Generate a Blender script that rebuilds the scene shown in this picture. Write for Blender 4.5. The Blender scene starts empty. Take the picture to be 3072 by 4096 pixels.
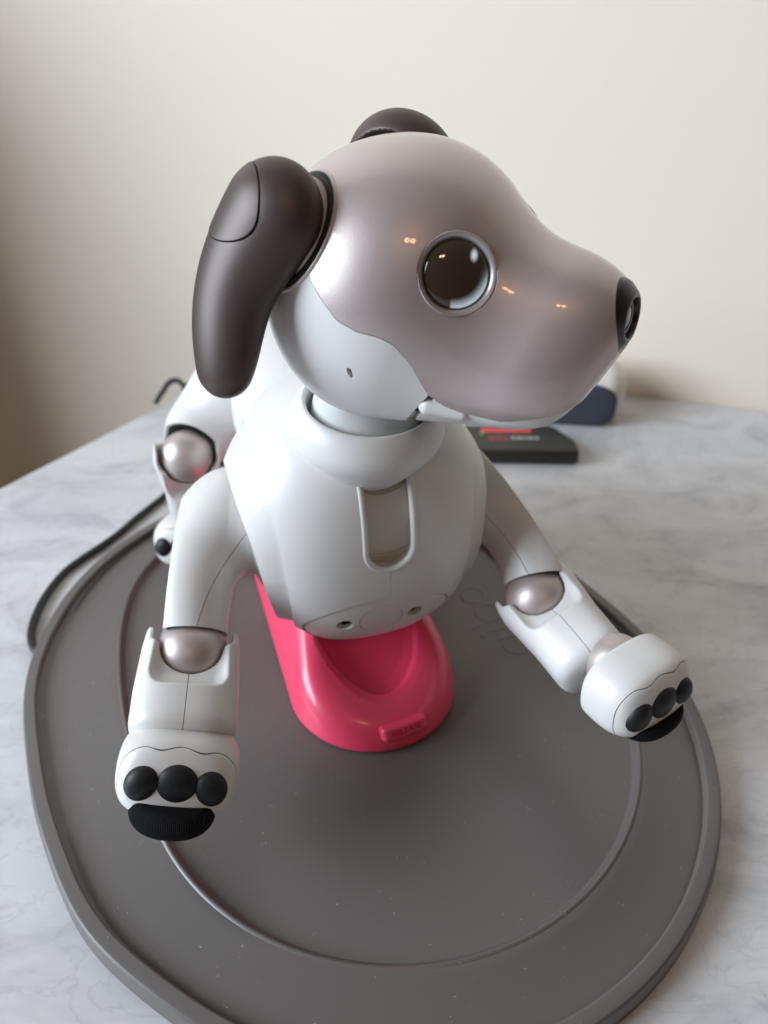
import bpy, math, numpy as np
from mathutils import Vector
PI=math.pi
# ------------------------------------------------------------------ camera, world, lamps
sc=bpy.context.scene
sc.view_settings.view_transform='Standard'; sc.view_settings.look='None'
sc.view_settings.exposure=0.0; sc.view_settings.gamma=1.0
cd=bpy.data.cameras.new('camera'); cam=bpy.data.objects.new('camera',cd); sc.collection.objects.link(cam); sc.camera=cam
cam.location=(0,0,.290); cam.rotation_euler=(math.radians(55),0,0)
cd.sensor_fit='VERTICAL'; cd.sensor_height=34.6; cd.lens=26.0
cd.clip_start=.01; cd.clip_end=50
cd.dof.use_dof=True; cd.dof.focus_distance=.258; cd.dof.aperture_fstop=26/3.0
w=bpy.data.worlds.new('World'); sc.world=w; w.use_nodes=True
bg=w.node_tree.nodes['Background']
def world():
    # the room around the table: cool wall on the window side, warm wall on the other, dim brown below and behind the camera
    nt=w.node_tree; N=nt.nodes; L=nt.links
    tc=N.new('ShaderNodeTexCoord'); sp=N.new('ShaderNodeSeparateXYZ'); L.new(tc.outputs['Generated'],sp.inputs[0])
    def mr(sock,a,b):
        m=N.new('ShaderNodeMapRange'); m.interpolation_type='SMOOTHSTEP'; m.inputs[1].default_value=a; m.inputs[2].default_value=b; L.new(sock,m.inputs[0]); return m.outputs[0]
    def mix(f,c1,c2):
        m=N.new('ShaderNodeMixRGB'); L.new(f,m.inputs[0])
        for i,c in ((1,c1),(2,c2)):
            if isinstance(c,tuple): m.inputs[i].default_value=(*c,1)
            else: L.new(c,m.inputs[i])
        return m.outputs[0]
    side=mix(mr(sp.outputs[0],-.8,.8),(.42,.47,.56),(.46,.31,.17))
    up_=mix(mr(sp.outputs[2],.1,.9),side,(.44,.38,.31))
    back=mix(mr(sp.outputs[1],-1.0,-.1),(.14,.10,.075),up_)
    L.new(mix(mr(sp.outputs[2],-.5,.0),(.10,.075,.055),back),bg.inputs[0]); bg.inputs[1].default_value=.36
world()
def area(name,loc,target,sx,sy,power,col):
    l=bpy.data.lights.new(name,'AREA'); l.shape='RECTANGLE'; l.size=sx; l.size_y=sy; l.energy=power; l.color=col
    o=bpy.data.objects.new(name,l); sc.collection.objects.link(o); o.location=loc
    o.rotation_euler=(Vector(target)-Vector(loc)).to_track_quat('-Z','Y').to_euler(); return o
wl_=area('window_light',(-2.1,-.18,1.05),(.12,.55,.26),1.4,1.5,42,(.80,.89,1.0)); wl_.data.spread=math.radians(110)
for i,(x,y,z) in enumerate([(.06,-1.05,1.54),(.20,-1.08,1.54)]):
    l=bpy.data.lights.new('bulb_light','POINT'); l.energy=3.4; l.color=(1,.55,.25); l.shadow_soft_size=.065
    o=bpy.data.objects.new('bulb_light',l); sc.collection.objects.link(o); o.location=(x,y,z)

# ------------------------------------------------------------------ materials
def mat(name,col,rough=.5,metal=0,coat=0,coatr=.05,spec=.5,bump=None,var=None,sub=0):
    m=bpy.data.materials.new(name); m.use_nodes=True; nt=m.node_tree; b=nt.nodes['Principled BSDF']
    b.inputs['Base Color'].default_value=(*col,1); b.inputs['Roughness'].default_value=rough; b.inputs['Metallic'].default_value=metal
    b.inputs['Coat Weight'].default_value=coat; b.inputs['Coat Roughness'].default_value=coatr; b.inputs['Specular IOR Level'].default_value=spec
    if sub:
        b.inputs['Subsurface Weight'].default_value=sub; b.inputs['Subsurface Scale'].default_value=.004
    N=nt.nodes; L=nt.links
    tc=N.new('ShaderNodeTexCoord')
    if bump:
        sc_,st=bump; n=N.new('ShaderNodeTexNoise'); n.inputs['Scale'].default_value=sc_; n.inputs['Detail'].default_value=3
        L.new(tc.outputs['Object'],n.inputs['Vector'])
        bp=N.new('ShaderNodeBump'); bp.inputs['Strength'].default_value=st; bp.inputs['Distance'].default_value=.0003
        L.new(n.outputs['Fac'],bp.inputs['Height']); L.new(bp.outputs[0],b.inputs['Normal'])
    if var:
        n2=N.new('ShaderNodeTexNoise'); n2.inputs['Scale'].default_value=var[0]; n2.inputs['Detail'].default_value=6
        L.new(tc.outputs['Object'],n2.inputs['Vector'])
        mx=N.new('ShaderNodeMapRange'); mx.inputs[1].default_value=.3; mx.inputs[2].default_value=.7
        mx.inputs[3].default_value=rough-var[1]; mx.inputs[4].default_value=rough+var[1]
        L.new(n2.outputs['Fac'],mx.inputs[0]); L.new(mx.outputs[0],b.inputs['Roughness'])
    return m
def dusty(m,col=(.55,.52,.48),scale=260,thr=.08):
    # sparse lint and dust flecks that lie on the surface
    nt=m.node_tree; N=nt.nodes; L=nt.links; b=N['Principled BSDF']
    tc=N.new('ShaderNodeTexCoord'); v=N.new('ShaderNodeTexVoronoi'); v.inputs['Scale'].default_value=scale
    d=N.new('ShaderNodeTexNoise'); d.inputs['Scale'].default_value=scale*2.2
    mx=N.new('ShaderNodeMixRGB'); mx.blend_type='ADD'; mx.inputs[0].default_value=.009
    L.new(tc.outputs['Object'],mx.inputs[1]); L.new(d.outputs['Color'],mx.inputs[2]); L.new(tc.outputs['Object'],d.inputs['Vector'])
    L.new(mx.outputs[0],v.inputs['Vector'])
    c=N.new('ShaderNodeMath'); c.operation='LESS_THAN'; c.inputs[1].default_value=thr; L.new(v.outputs['Distance'],c.inputs[0])
    w_=N.new('ShaderNodeTexWhiteNoise'); L.new(v.outputs['Position'],w_.inputs['Vector'])
    c2=N.new('ShaderNodeMath'); c2.operation='LESS_THAN'; c2.inputs[1].default_value=.2; L.new(w_.outputs['Value'],c2.inputs[0])
    mu=N.new('ShaderNodeMath'); mu.operation='MULTIPLY'; L.new(c.outputs[0],mu.inputs[0]); L.new(c2.outputs[0],mu.inputs[1])
    m2=N.new('ShaderNodeMixRGB'); L.new(mu.outputs[0],m2.inputs[0]); m2.inputs[1].default_value=b.inputs['Base Color'].default_value; m2.inputs[2].default_value=(*col,1)
    L.new(m2.outputs[0],b.inputs['Base Color'])
    return m
M={}
M['mauve']=mat('mauve_pearl_paint',(.49,.42,.41),.42,.6,.9,.03,bump=(1600,.09))
M['joint']=mat('pearl_joint_paint',(.50,.44,.42),.46,.6,.15,.2,bump=(1500,.05))
M['brown']=dusty(mat('dark_brown_satin',(.070,.050,.044),.43,.3,0,bump=(1800,.06)),(.4,.36,.33),500,.06)
M['white']=mat('white_plastic',(.64,.635,.62),.42,0,.12,.35,bump=(1600,.04),var=(25,.04))
M['cream']=mat('cream_plastic',(.62,.59,.54),.5)
M['neckw']=mat('pale_green_white_plastic',(.63,.65,.635),.3)
M['black']=mat('black_rubber',(.008,.009,.011),.5,spec=.35,bump=(900,.08))
M['gap']=mat('black_gap',(.004,.004,.004),.6)
M['pink']=mat('pink_satin_plastic',(.80,.058,.14),.34,0,.35,.12,bump=(1700,.08))
M['grey']=dusty(mat('grey_brown_mat_plastic',(.122,.112,.106),.32,0,0,bump=(2300,.10),var=(14,.03)))
M['nose']=mat('black_nose_plastic',(.009,.009,.010),.34,0,.2,.1)
M['lens']=mat('glossy_lens',(.006,.004,.004),.03,0,1,.01)
M['ring']=mat('silver_mauve_ring',(.46,.42,.42),.38,.6,.2,.1)
M['slate']=mat('slate_blue_cloth',(.045,.053,.075),.8)
M['devwhite']=mat('warm_white_plastic',(.72,.69,.64),.4)
M['box']=mat('black_router_plastic',(.02,.02,.018),.45)
M['red']=mat('red_print',(.65,.06,.06),.5)
M['greyprint']=mat('grey_print',(.35,.35,.36),.5)
M['cable']=mat('black_cable_rubber',(.008,.009,.010),.4)

# ------------------------------------------------------------------ signed-distance modelling
def nrm(v): v=np.asarray(v,float); return v/np.linalg.norm(v)
def sph(p,c,r): return np.sqrt(((p-c)**2).sum(-1))-r
def ell(p,c,r):
    q=(p-np.asarray(c))/np.asarray(r,float); k0=np.sqrt((q**2).sum(-1)); k1=np.sqrt(((q/np.asarray(r,float))**2).sum(-1))+1e-9
    return k0*(k0-1)/k1
def sell(p,c,r,e):
    q=np.abs((p-np.asarray(c))/np.asarray(r,float))+1e-6; k=(q**e).sum(-1)**(1/e)
    g=np.sqrt((((q**(e-1))*(k[...,None]**(1-e))/np.asarray(r,float))**2).sum(-1)); return (k-1)/g
def cap(p,a,b,ra,rb):
    a=np.asarray(a,float); b=np.asarray(b,float); ab=b-a; h=np.clip(((p-a)@ab)/(ab@ab),0,1)
    return np.sqrt(((p-a-h[...,None]*ab)**2).sum(-1))-(ra+(rb-ra)*h)
def rbox(p,c,b,r):
    q=np.abs(p-np.asarray(c))-(np.asarray(b,float)-r)
    return np.sqrt((np.maximum(q,0)**2).sum(-1))+np.minimum(q.max(-1),0)-r
def smin(a,b,k):
    h=np.clip(.5+.5*(b-a)/k,0,1); return b+(a-b)*h-k*h*(1-h)
def smax(a,b,k): return -smin(-a,-b,k)
class Fr:                      # a frame: origin and three axes
    def __init__(s,o,x,z):
        s.o=np.asarray(o,float); s.x=nrm(x); z=np.asarray(z,float); s.z=nrm(z-(z@s.x)*s.x); s.y=np.cross(s.z,s.x); s.R=np.array([s.x,s.y,s.z])
    def loc(s,p): return (p-s.o)@s.R.T
    def wor(s,p): return np.asarray(p,float)@s.R+s.o
class G:
    def __init__(s,V,T,N=None): s.V=V; s.T=T; s.N=N
def grad(fn,p,e=.05):
    g=np.zeros_like(p)
    for i in range(3):
        d=np.zeros(3); d[i]=e; g[:,i]=(fn(p+d)-fn(p-d))/(2*e)
    return g
def surf(fn,lo,hi,h,it=3):
    lo=np.asarray(lo,float); hi=np.asarray(hi,float); n=np.ceil((hi-lo)/h).astype(int)+1
    ax=[lo[i]+h*np.arange(n[i]) for i in range(3)]
    D=np.empty(n)
    for i0 in range(0,n[0],24):
        X=np.stack(np.meshgrid(ax[0][i0:i0+24],ax[1],ax[2],indexing='ij'),-1); D[i0:i0+24]=fn(X)
    S=D<0
    cn=[(a,b,c) for a in (0,1) for b in (0,1) for c in (0,1)]
    m=[n[i]-1 for i in range(3)]
    cnt=sum(S[a:a+m[0],b:b+m[1],c:c+m[2]].astype(np.int8) for a,b,c in cn)
    act=(cnt>0)&(cnt<8); idx=np.argwhere(act); ids=-np.ones(m,int); ids[act]=np.arange(len(idx))
    P=np.zeros((len(idx),3)); K=np.zeros(len(idx))
    for a in range(3):
        for b in (0,1):
            for c in (0,1):
                o=[0,0,0]; o[(a+1)%3]=b; o[(a+2)%3]=c; o2=list(o); o2[a]=1
                d0=D[tuple((idx+o).T)]; d1=D[tuple((idx+o2).T)]; x=(d0<0)!=(d1<0); t=np.where(x,d0/(d0-d1+1e-12),0)
                q=np.tile(np.array(o,float),(len(idx),1)); q[:,a]=t; P+=q*x[:,None]; K+=x
    V=lo+h*(idx+P/K[:,None])
    Q=[]
    for a in range(3):
        b=(a+1)%3; c=(a+2)%3
        s0=[slice(None)]*3; s1=[slice(None)]*3; s0[a]=slice(0,-1); s1[a]=slice(1,None)
        A=S[tuple(s0)]; B=S[tuple(s1)]; e=np.argwhere(A!=B); 
        ok=(e[:,b]>0)&(e[:,c]>0)&(e[:,b]<n[b]-1)&(e[:,c]<n[c]-1); e=e[ok]
        inside=A[tuple(e.T)]
        eb=np.zeros(3,int); eb[b]=1; ec=np.zeros(3,int); ec[c]=1
        q=np.stack([ids[tuple((e-eb-ec).T)],ids[tuple((e-ec).T)],ids[tuple(e.T)],ids[tuple((e-eb).T)]],1)
        q=np.where(inside[:,None],q,q[:,::-1]); Q.append(q)
    Q=np.concatenate(Q)
    for _ in range(it):
        g=grad(fn,V); d=fn(V); st=-(d/np.maximum((g**2).sum(1),.05))[:,None]*g
        ln=np.linalg.norm(st,axis=1,keepdims=True); st*=np.minimum(1,.7*h/np.maximum(ln,1e-9)); V=V+st
    g=grad(fn,V,.15); N=g/np.maximum(np.linalg.norm(g,axis=1,keepdims=True),1e-9)
    d1=np.linalg.norm(V[Q[:,0]]-V[Q[:,2]],axis=1); d2=np.linalg.norm(V[Q[:,1]]-V[Q[:,3]],axis=1)
    k=(d1<d2)[:,None]
    T=np.concatenate([np.where(k,Q[:,[0,1,2]],Q[:,[0,1,3]]),np.where(k,Q[:,[0,2,3]],Q[:,[1,2,3]])])
    return orient(G(V,T,N))
def orient(g):
    c=np.cross(g.V[g.T[:,1]]-g.V[g.T[:,0]],g.V[g.T[:,2]]-g.V[g.T[:,0]]); m=(c*(g.N[g.T].sum(1))).sum(1)<0; g.T[m]=g.T[m][:,::-1]; return g
def clip(g,f):
    # keep the part of the surface where f>0, cut cleanly through its triangles
    v=f(g.V) if callable(f) else f
    v=np.where(np.abs(v)<1e-6,1e-6,v); T=g.T; s=v[T]>0; c=s.sum(1); keep=T[c==3]
    V=[g.V]; N=[g.N]; base=len(g.V); cache={}; nv=[]; nn=[]; tr=[]
    def cut(a,b):
        k=(a,b) if a<b else (b,a)
        if k not in cache:
            t=v[a]/(v[a]-v[b]); cache[k]=base+len(nv); nv.append(g.V[a]+t*(g.V[b]-g.V[a])); nn.append(nrm(g.N[a]+t*(g.N[b]-g.N[a])))
        return cache[k]
    for t,ss,cc in zip(T[(c==1)|(c==2)],s[(c==1)|(c==2)],c[(c==1)|(c==2)]):
        if cc==1:
            i=int(np.argmax(ss)); a,b,d=t[i],t[(i+1)%3],t[(i+2)%3]; tr.append((a,cut(a,b),cut(a,d)))
        else:
            i=int(np.argmin(ss)); a,b,d=t[i],t[(i+1)%3],t[(i+2)%3]; p=cut(a,b); q=cut(a,d); tr.append((p,b,d)); tr.append((p,d,q))
    V=np.vstack([g.V,np.array(nv).reshape(-1,3)]); N=np.vstack([g.N,np.array(nn).reshape(-1,3)])
    T=np.vstack([keep,np.array(tr,int).reshape(-1,3)])
    u,inv=np.unique(T,return_inverse=True); return G(V[u],inv.reshape(-1,3),N[u])
def rim(g,depth,dirn=None,rnd=.25):
    # walls that go inward from every open edge, with a small rounded lip
    T=g.T; E=np.concatenate([T[:,[0,1]],T[:,[1,2]],T[:,[2,0]]]); n=len(g.V)
    key=np.minimum(E[:,0],E[:,1])*n+np.maximum(E[:,0],E[:,1]); _,ii,ct=np.unique(key,return_index=True,return_counts=True)
    B=E[ii[ct==1]]
    if len(B)==0: return g
    a,b=g.V[B[:,0]],g.V[B[:,1]]; tn=b-a; tn/=np.maximum(np.linalg.norm(tn,axis=1,keepdims=True),1e-9)
    # outward-in-surface direction per boundary vertex
    nd=np.zeros_like(g.V); out=np.cross(tn,g.N[B[:,0]])
    np.add.at(nd,B[:,0],out); np.add.at(nd,B[:,1],out); nd/=np.maximum(np.linalg.norm(nd,axis=1,keepdims=True),1e-9)
    bv=np.unique(B); mp=-np.ones(n,int); mp[bv]=np.arange(len(bv)); k=len(bv)
    Nn=g.N[bv]; O=nd[bv]; P=g.V[bv]; inn=-Nn if dirn is None else np.tile(nrm(dirn),(k,1))
    rings=[(P,Nn),(P+O*rnd*.18+inn*rnd*.08,nrmr(Nn*.9+O*.42)),(P+O*rnd*.3+inn*rnd*.5,nrmr(Nn*.5+O)),(P+O*rnd*.32+inn*rnd,O),(P+O*rnd*.32+inn*depth,O)]
    V=[g.V]; N=[g.N]; T=[g.T]; off=n; 
    for r in rings: V.append(r[0]); N.append(r[1])
    q=mp[B]
    for j in range(len(rings)-1):
        a0=off+j*k+q[:,0]; b0=off+j*k+q[:,1]; a1=a0+k; b1=b0+k
        T.append(np.stack([b0,a0,a1],1)); T.append(np.stack([b0,a1,b1],1))
    return orient(G(np.vstack(V),np.vstack(T),np.vstack(N)))
def nrmr(a): return a/np.maximum(np.linalg.norm(a,axis=1,keepdims=True),1e-9)
def offs(g,d): return G(g.V+g.N*d,g.T,g.N)
def join(gs):
    V=[];T=[];N=[];o=0
    for g in gs: V.append(g.V);T.append(g.T+o);N.append(g.N);o+=len(g.V)
    return G(np.vstack(V),np.vstack(T),np.vstack(N))
def lathe(prof,fr,seg=64,sx=1,sy=1):
    # prof: list of (radius, height) turned about the frame's x axis, smooth where the profile bends gently
    prof=np.array(prof,float); n=len(prof); an=np.linspace(0,2*PI,seg,endpoint=False); V=[];N=[];T=[]
    d=np.diff(prof,axis=0); sn=np.stack([d[:,1],-d[:,0]],1); sn/=np.maximum(np.linalg.norm(sn,axis=1,keepdims=True),1e-9)
    o=0
    for i in range(n-1):
        n0=sn[i]; n1=sn[i]
        if i>0 and sn[i-1]@sn[i]>.75: n0=nrm(sn[i-1]+sn[i])
        if i<n-2 and sn[i+1]@sn[i]>.75: n1=nrm(sn[i+1]+sn[i])
        for (r,h_),nn in ((prof[i],n0),(prof[i+1],n1)):
            V.append(np.stack([np.full(seg,h_),r*np.cos(an)*sx,r*np.sin(an)*sy],1)); N.append(nrmr(np.stack([np.full(seg,nn[1]),nn[0]*np.cos(an)/sx,nn[0]*np.sin(an)/sy],1)))
        j=np.arange(seg); k=(j+1)%seg
        T.append(np.stack([o+j,o+k,o+seg+k],1)); T.append(np.stack([o+j,o+seg+k,o+seg+j],1)); o+=2*seg
    V=np.vstack(V);N=np.vstack(N);T=np.vstack(T)
    ar=np.linalg.norm(np.cross(V[T[:,1]]-V[T[:,0]],V[T[:,2]]-V[T[:,0]]),axis=1); T=T[ar>1e-9]
    c=np.cross(V[T[:,1]]-V[T[:,0]],V[T[:,2]]-V[T[:,0]]); m=(c*N[T[:,0]]).sum(1)<0; T[m]=T[m][:,::-1]
    return G(fr.wor(V),T,N@fr.R)
def tube(pts,r,seg=12,closed=False,flat=1,upv=(0,0,1)):
    P=np.array(pts,float); n=len(P); t=np.gradient(P,axis=0) if not closed else (np.roll(P,-1,0)-np.roll(P,1,0))
    t=nrmr(t); up_=np.tile(nrm(upv),(n,1)); s=nrmr(np.cross(t,up_)); u=np.cross(s,t); an=np.linspace(0,2*PI,seg,endpoint=False)
    r=np.broadcast_to(np.asarray(r,float),(n,))
    V=(P[:,None]+r[:,None,None]*(np.cos(an)[None,:,None]*s[:,None]+flat*np.sin(an)[None,:,None]*u[:,None])).reshape(-1,3)
    N=nrmr((np.cos(an)[None,:,None]*s[:,None]+np.sin(an)[None,:,None]*u[:,None]/flat).reshape(-1,3)); T=[]
    for i in range(n if closed else n-1):
        a=i*seg+np.arange(seg); b=i*seg+(np.arange(seg)+1)%seg; c=((i+1)%n)*seg+np.arange(seg); d=((i+1)%n)*seg+(np.arange(seg)+1)%seg
        T.append(np.stack([a,b,d],1)); T.append(np.stack([a,d,c],1))
    T=np.vstack(T)
    c=np.cross(V[T[:,1]]-V[T[:,0]],V[T[:,2]]-V[T[:,0]]); m=(c*N[T[:,0]]).sum(1)<0; T[m]=T[m][:,::-1]
    if not closed:
        k=len(V); V=np.vstack([V,P[:1],P[-1:]]); N=np.vstack([N,-t[:1],t[-1:]]); j=np.arange(seg)
        T=np.vstack([T,np.stack([np.full(seg,k),j,(j+1)%seg],1),np.stack([np.full(seg,k+1),(n-1)*seg+(j+1)%seg,(n-1)*seg+j],1)])
    return G(V,T,N)
def spl(pts,n=60,closed=False):
    P=np.array(pts,float); m=len(P); out=[]
    for u in np.linspace(0,m if closed else m-1,n,endpoint=not closed):
        i=int(u) if closed else min(int(u),m-2); t=u-i
        g=(lambda k:P[k%m]) if closed else (lambda k:P[min(max(k,0),m-1)])
        a,b,c,d=g(i-1),g(i),g(i+1),g(i+2)
        out.append(.5*((2*b)+(c-a)*t+(2*a-5*b+4*c-d)*t*t+(3*b-a-3*c+d)*t**3))
    return np.array(out)
S=.001
def obj(name,g,m,parent=None,base=None):
    if isinstance(g,list): g=join(g)
    me=bpy.data.meshes.new(name)
    b=np.zeros(3) if base is None else np.asarray(base,float)
    V=((g.V-b)*S).astype(np.float32); me.vertices.add(len(V)); me.vertices.foreach_set('co',V.ravel())
    nt=len(g.T); me.loops.add(nt*3); me.polygons.add(nt)
    me.loops.foreach_set('vertex_index',g.T.astype(np.int32).ravel()); me.polygons.foreach_set('loop_start',np.arange(0,nt*3,3,dtype=np.int32))
    me.update(calc_edges=True); me.polygons.foreach_set('use_smooth',np.ones(nt,bool))
    if g.N is not None: me.normals_split_custom_set_from_vertices([tuple(x) for x in g.N])
    if g.N is None: me.set_sharp_from_angle(angle=.45)
    me.materials.append(m); o=bpy.data.objects.new(name,me); sc.collection.objects.link(o)
    if parent: o.parent=parent
    elif base is not None: o.location=tuple(b*S)
    return o
def thing(name,label,cat,loc,group=None):
    o=bpy.data.objects.new(name,None); sc.collection.objects.link(o); o.location=tuple(np.asarray(loc,float)*S); o.empty_display_size=.02
    o['label']=label; o['category']=cat
    if group: o['group']=group
    return o
# photo geometry used to place things: a photo direction and a distance give a point in the room (mm)
F=769.5;PI_=np.radians(35);H=290.
fw=np.array([0,np.cos(PI_),-np.sin(PI_)]);up=np.array([0,np.sin(PI_),np.cos(PI_)]);rt=np.array([1.,0,0]);C=np.array([0,0,H])
def ray(u,v): return rt*(u-384)/F+up*(512-v)/F+fw
def z(u,v,zz): 
    d=ray(u,v); t=(zz-H)/d[2]; return C+d*t
def dep(u,v,t): return C+ray(u,v)*t
def proj(p):
    q=np.asarray(p,float)-C; d=q@fw; return 384+F*(q@rt)/d, 512-F*(q@up)/d, d
# ------------------------------------------------------------------ the setting
YAW=math.radians(18)
DF=Fr((-14,281,97),(math.sin(YAW),-math.cos(YAW),0),(0,0,1))      # dog torso frame: x forward, y to its left, z up
def build_setting():
    m=bpy.data.materials.new('white_marble'); m.use_nodes=True; nt=m.node_tree; N=nt.nodes; L=nt.links; b=N['Principled BSDF']
    tc=N.new('ShaderNodeTexCoord'); mp=N.new('ShaderNodeMapping'); mp.inputs['Rotation'].default_value=(0,0,math.radians(-28)); mp.inputs['Scale'].default_value=(9,17,12)
    L.new(tc.outputs['Object'],mp.inputs[0])
    n=N.new('ShaderNodeTexNoise'); n.inputs['Scale'].default_value=1.5; n.inputs['Detail'].default_value=9; n.inputs['Roughness'].default_value=.62; n.inputs['Distortion'].default_value=.9
    L.new(mp.outputs[0],n.inputs['Vector'])
    r=N.new('ShaderNodeValToRGB'); e=r.color_ramp.elements; e[0].position=.30; e[0].color=(.37,.375,.40,1); e[1].position=.60; e[1].color=(.64,.645,.66,1)
    x=e.new(.47); x.color=(.56,.565,.58,1); L.new(n.outputs['Fac'],r.inputs[0])
    n2=N.new('ShaderNodeTexNoise'); n2.inputs['Scale'].default_value=2.2; n2.inputs['Detail'].default_value=7; n2.inputs['Distortion'].default_value=2.5; L.new(mp.outputs[0],n2.inputs['Vector'])
    r2=N.new('ShaderNodeValToRGB'); e=r2.color_ramp.elements; e[0].position=.475; e[0].color=(1,1,1,1); e[1].position=.53; e[1].color=(1,1,1,1); x=e.new(.502); x.color=(.86,.86,.865,1)
    L.new(n2.outputs['Fac'],r2.inputs[0])
    mu=N.new('ShaderNodeMixRGB'); mu.blend_type='MULTIPLY'; mu.inputs[0].default_value=.8; L.new(r.outputs[0],mu.inputs[1]); L.new(r2.outputs[0],mu.inputs[2]); L.new(mu.outputs[0],b.inputs['Base Color'])
    b.inputs['Roughness'].default_value=.28
    # table slab: left edge and back edge as the corner of a slab
    cn=[np.array(c,float) for c in ((-560,-10),(-95,700),(-40,652),(700,440),(700,-700),(-560,-700))]
    e1=np.array([-264.3,443.6]); e2=np.array([-158.2,604.5]); d=(e2-e1)/np.linalg.norm(e2-e1); w1=np.array([236.5,578.]); w2=np.array([310.1,557.4]); dw=(w2-w1)/np.linalg.norm(w2-w1)
    # corner where the left table edge meets the wall
    A=np.array([[d[0],-dw[0]],[d[1],-dw[1]]]); t=np.linalg.solve(A,w1-e1)[0]; cor=e1+d*t
    cn=[e1-d*900,cor,w1+dw*900,(1100,-900),(-900,-900)]
    def slab(pts,z0,z1,bev,name,mt,kind):
        P=np.array(pts,float); n=len(P); c=P.mean(0); V=[];T=[];N_=[]
        lv=[(0,z0),(0,z1-bev),(bev*.3,z1-bev*.3),(bev,z1)]
        rings=[]
        for o,zz in lv:
            Q=[]
            for i in range(n):
                a=P[i]-P[i-1]; a/=np.linalg.norm(a); b_=P[(i+1)%n]-P[i]; b_/=np.linalg.norm(b_)
                na=np.array([a[1],-a[0]]); nb=np.array([b_[1],-b_[0]])
                if (c-P[i])@na<0: na=-na; nb=-nb
                m_=na+nb; m_/= (m_@na); Q.append(P[i]+m_*o)
            rings.append(np.c_[np.array(Q),np.full(n,zz)])
        for a,b_ in zip(rings[:-1],rings[1:]):
            for i in range(n):
                j=(i+1)%n; o=len(V); V+=[a[i],a[j],b_[j],b_[i]]; T+=[(o,o+1,o+2),(o,o+2,o+3)]
                nn=nrm(np.cross(a[j]-a[i],b_[i]-a[i])); 
                if nn[:2]@(c-a[i][:2])>0: nn=-nn
                N_+=[nn]*4
        o=len(V); V+=list(rings[-1]); N_+=[(0,0,1)]*n; T+=[(o,o+i,o+i+1) for i in range(1,n-1)]
        return obj(name,orient(G(np.array(V),np.array(T),np.array(N_,float))),mt), cor, dw
    tb,cor,dw=slab(cn,-30,0,2.5,'table_top',m,0); tb['kind']='structure'
    # painted wall behind the table
    wm=mat('cream_wall_paint',(.89,.815,.695),.75,bump=(160,.35)); nrm_=np.array([dw[1],-dw[0]]); nrm_=nrm_ if nrm_[1]<0 else -nrm_
    a=cor-dw*2600-nrm_*.5; b2=cor+dw*2600-nrm_*.5
    def quad(p0,p1,z0,z1,t,name,mt):
        nz=np.array([nrm_[0],nrm_[1],0]); P=[np.array([*p0,z0]),np.array([*p1,z0]),np.array([*p1,z1]),np.array([*p0,z1])]; Q=[p-nz*t for p in P]
        V=P+Q; F=[(0,1,2,3),(5,4,7,6),(3,2,6,7),(0,3,7,4),(1,5,6,2)]; VV=[];TT=[];NN=[]
        cc=np.mean(V,0)
        for f in F:
            o=len(VV); q=[V[i] for i in f]; n_=nrm(np.cross(q[1]-q[0],q[2]-q[0])); n_=n_ if n_@(q[0]-cc)>0 else -n_
            VV+=q; NN+=[n_]*4; TT+=[(o,o+1,o+2),(o,o+2,o+3)]
        return obj(name,orient(G(np.array(VV),np.array(TT),np.array(NN))),mt)
    wl=quad(a,b2,-900,2300,40,'wall',wm); wl['kind']='structure'
    # unseen block added left of the table to shade the back wall's lower left
    blk=mat('cream_shade_block',(.70,.66,.60),.75); V=np.array([(x,y,z) for x in (-700,-620) for y in (505,1000) for z in (-760,450)],float)
    F=[(0,1,3,2),(4,6,7,5),(0,4,5,1),(2,3,7,6),(1,5,7,3),(0,2,6,4)]; VV=[];TT=[];NN=[]; cc=V.mean(0)
    for f in F:
        o=len(VV); q=[V[i] for i in f]; n_=nrm(np.cross(q[1]-q[0],q[2]-q[0])); n_=n_ if n_@(q[0]-cc)>0 else -n_
        VV+=q; NN+=[n_]*4; TT+=[(o,o+1,o+2),(o,o+2,o+3)]
    rr_=obj('shade_block',orient(G(np.array(VV),np.array(TT),np.array(NN))),blk); rr_['kind']='structure'
    fl=mat('brown_floor',(.16,.12,.09),.6)
    V=np.array([(-3000,-3000,-760),(3000,-3000,-760),(3000,3000,-760),(-3000,3000,-760)],float)
    f=obj('floor',G(V,np.array([(0,1,2),(0,2,3)]),np.tile([0,0,1.],(4,1))),fl); f['kind']='structure'
    return cor,dw,nrm_
COR,DW,WN=build_setting()

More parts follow.
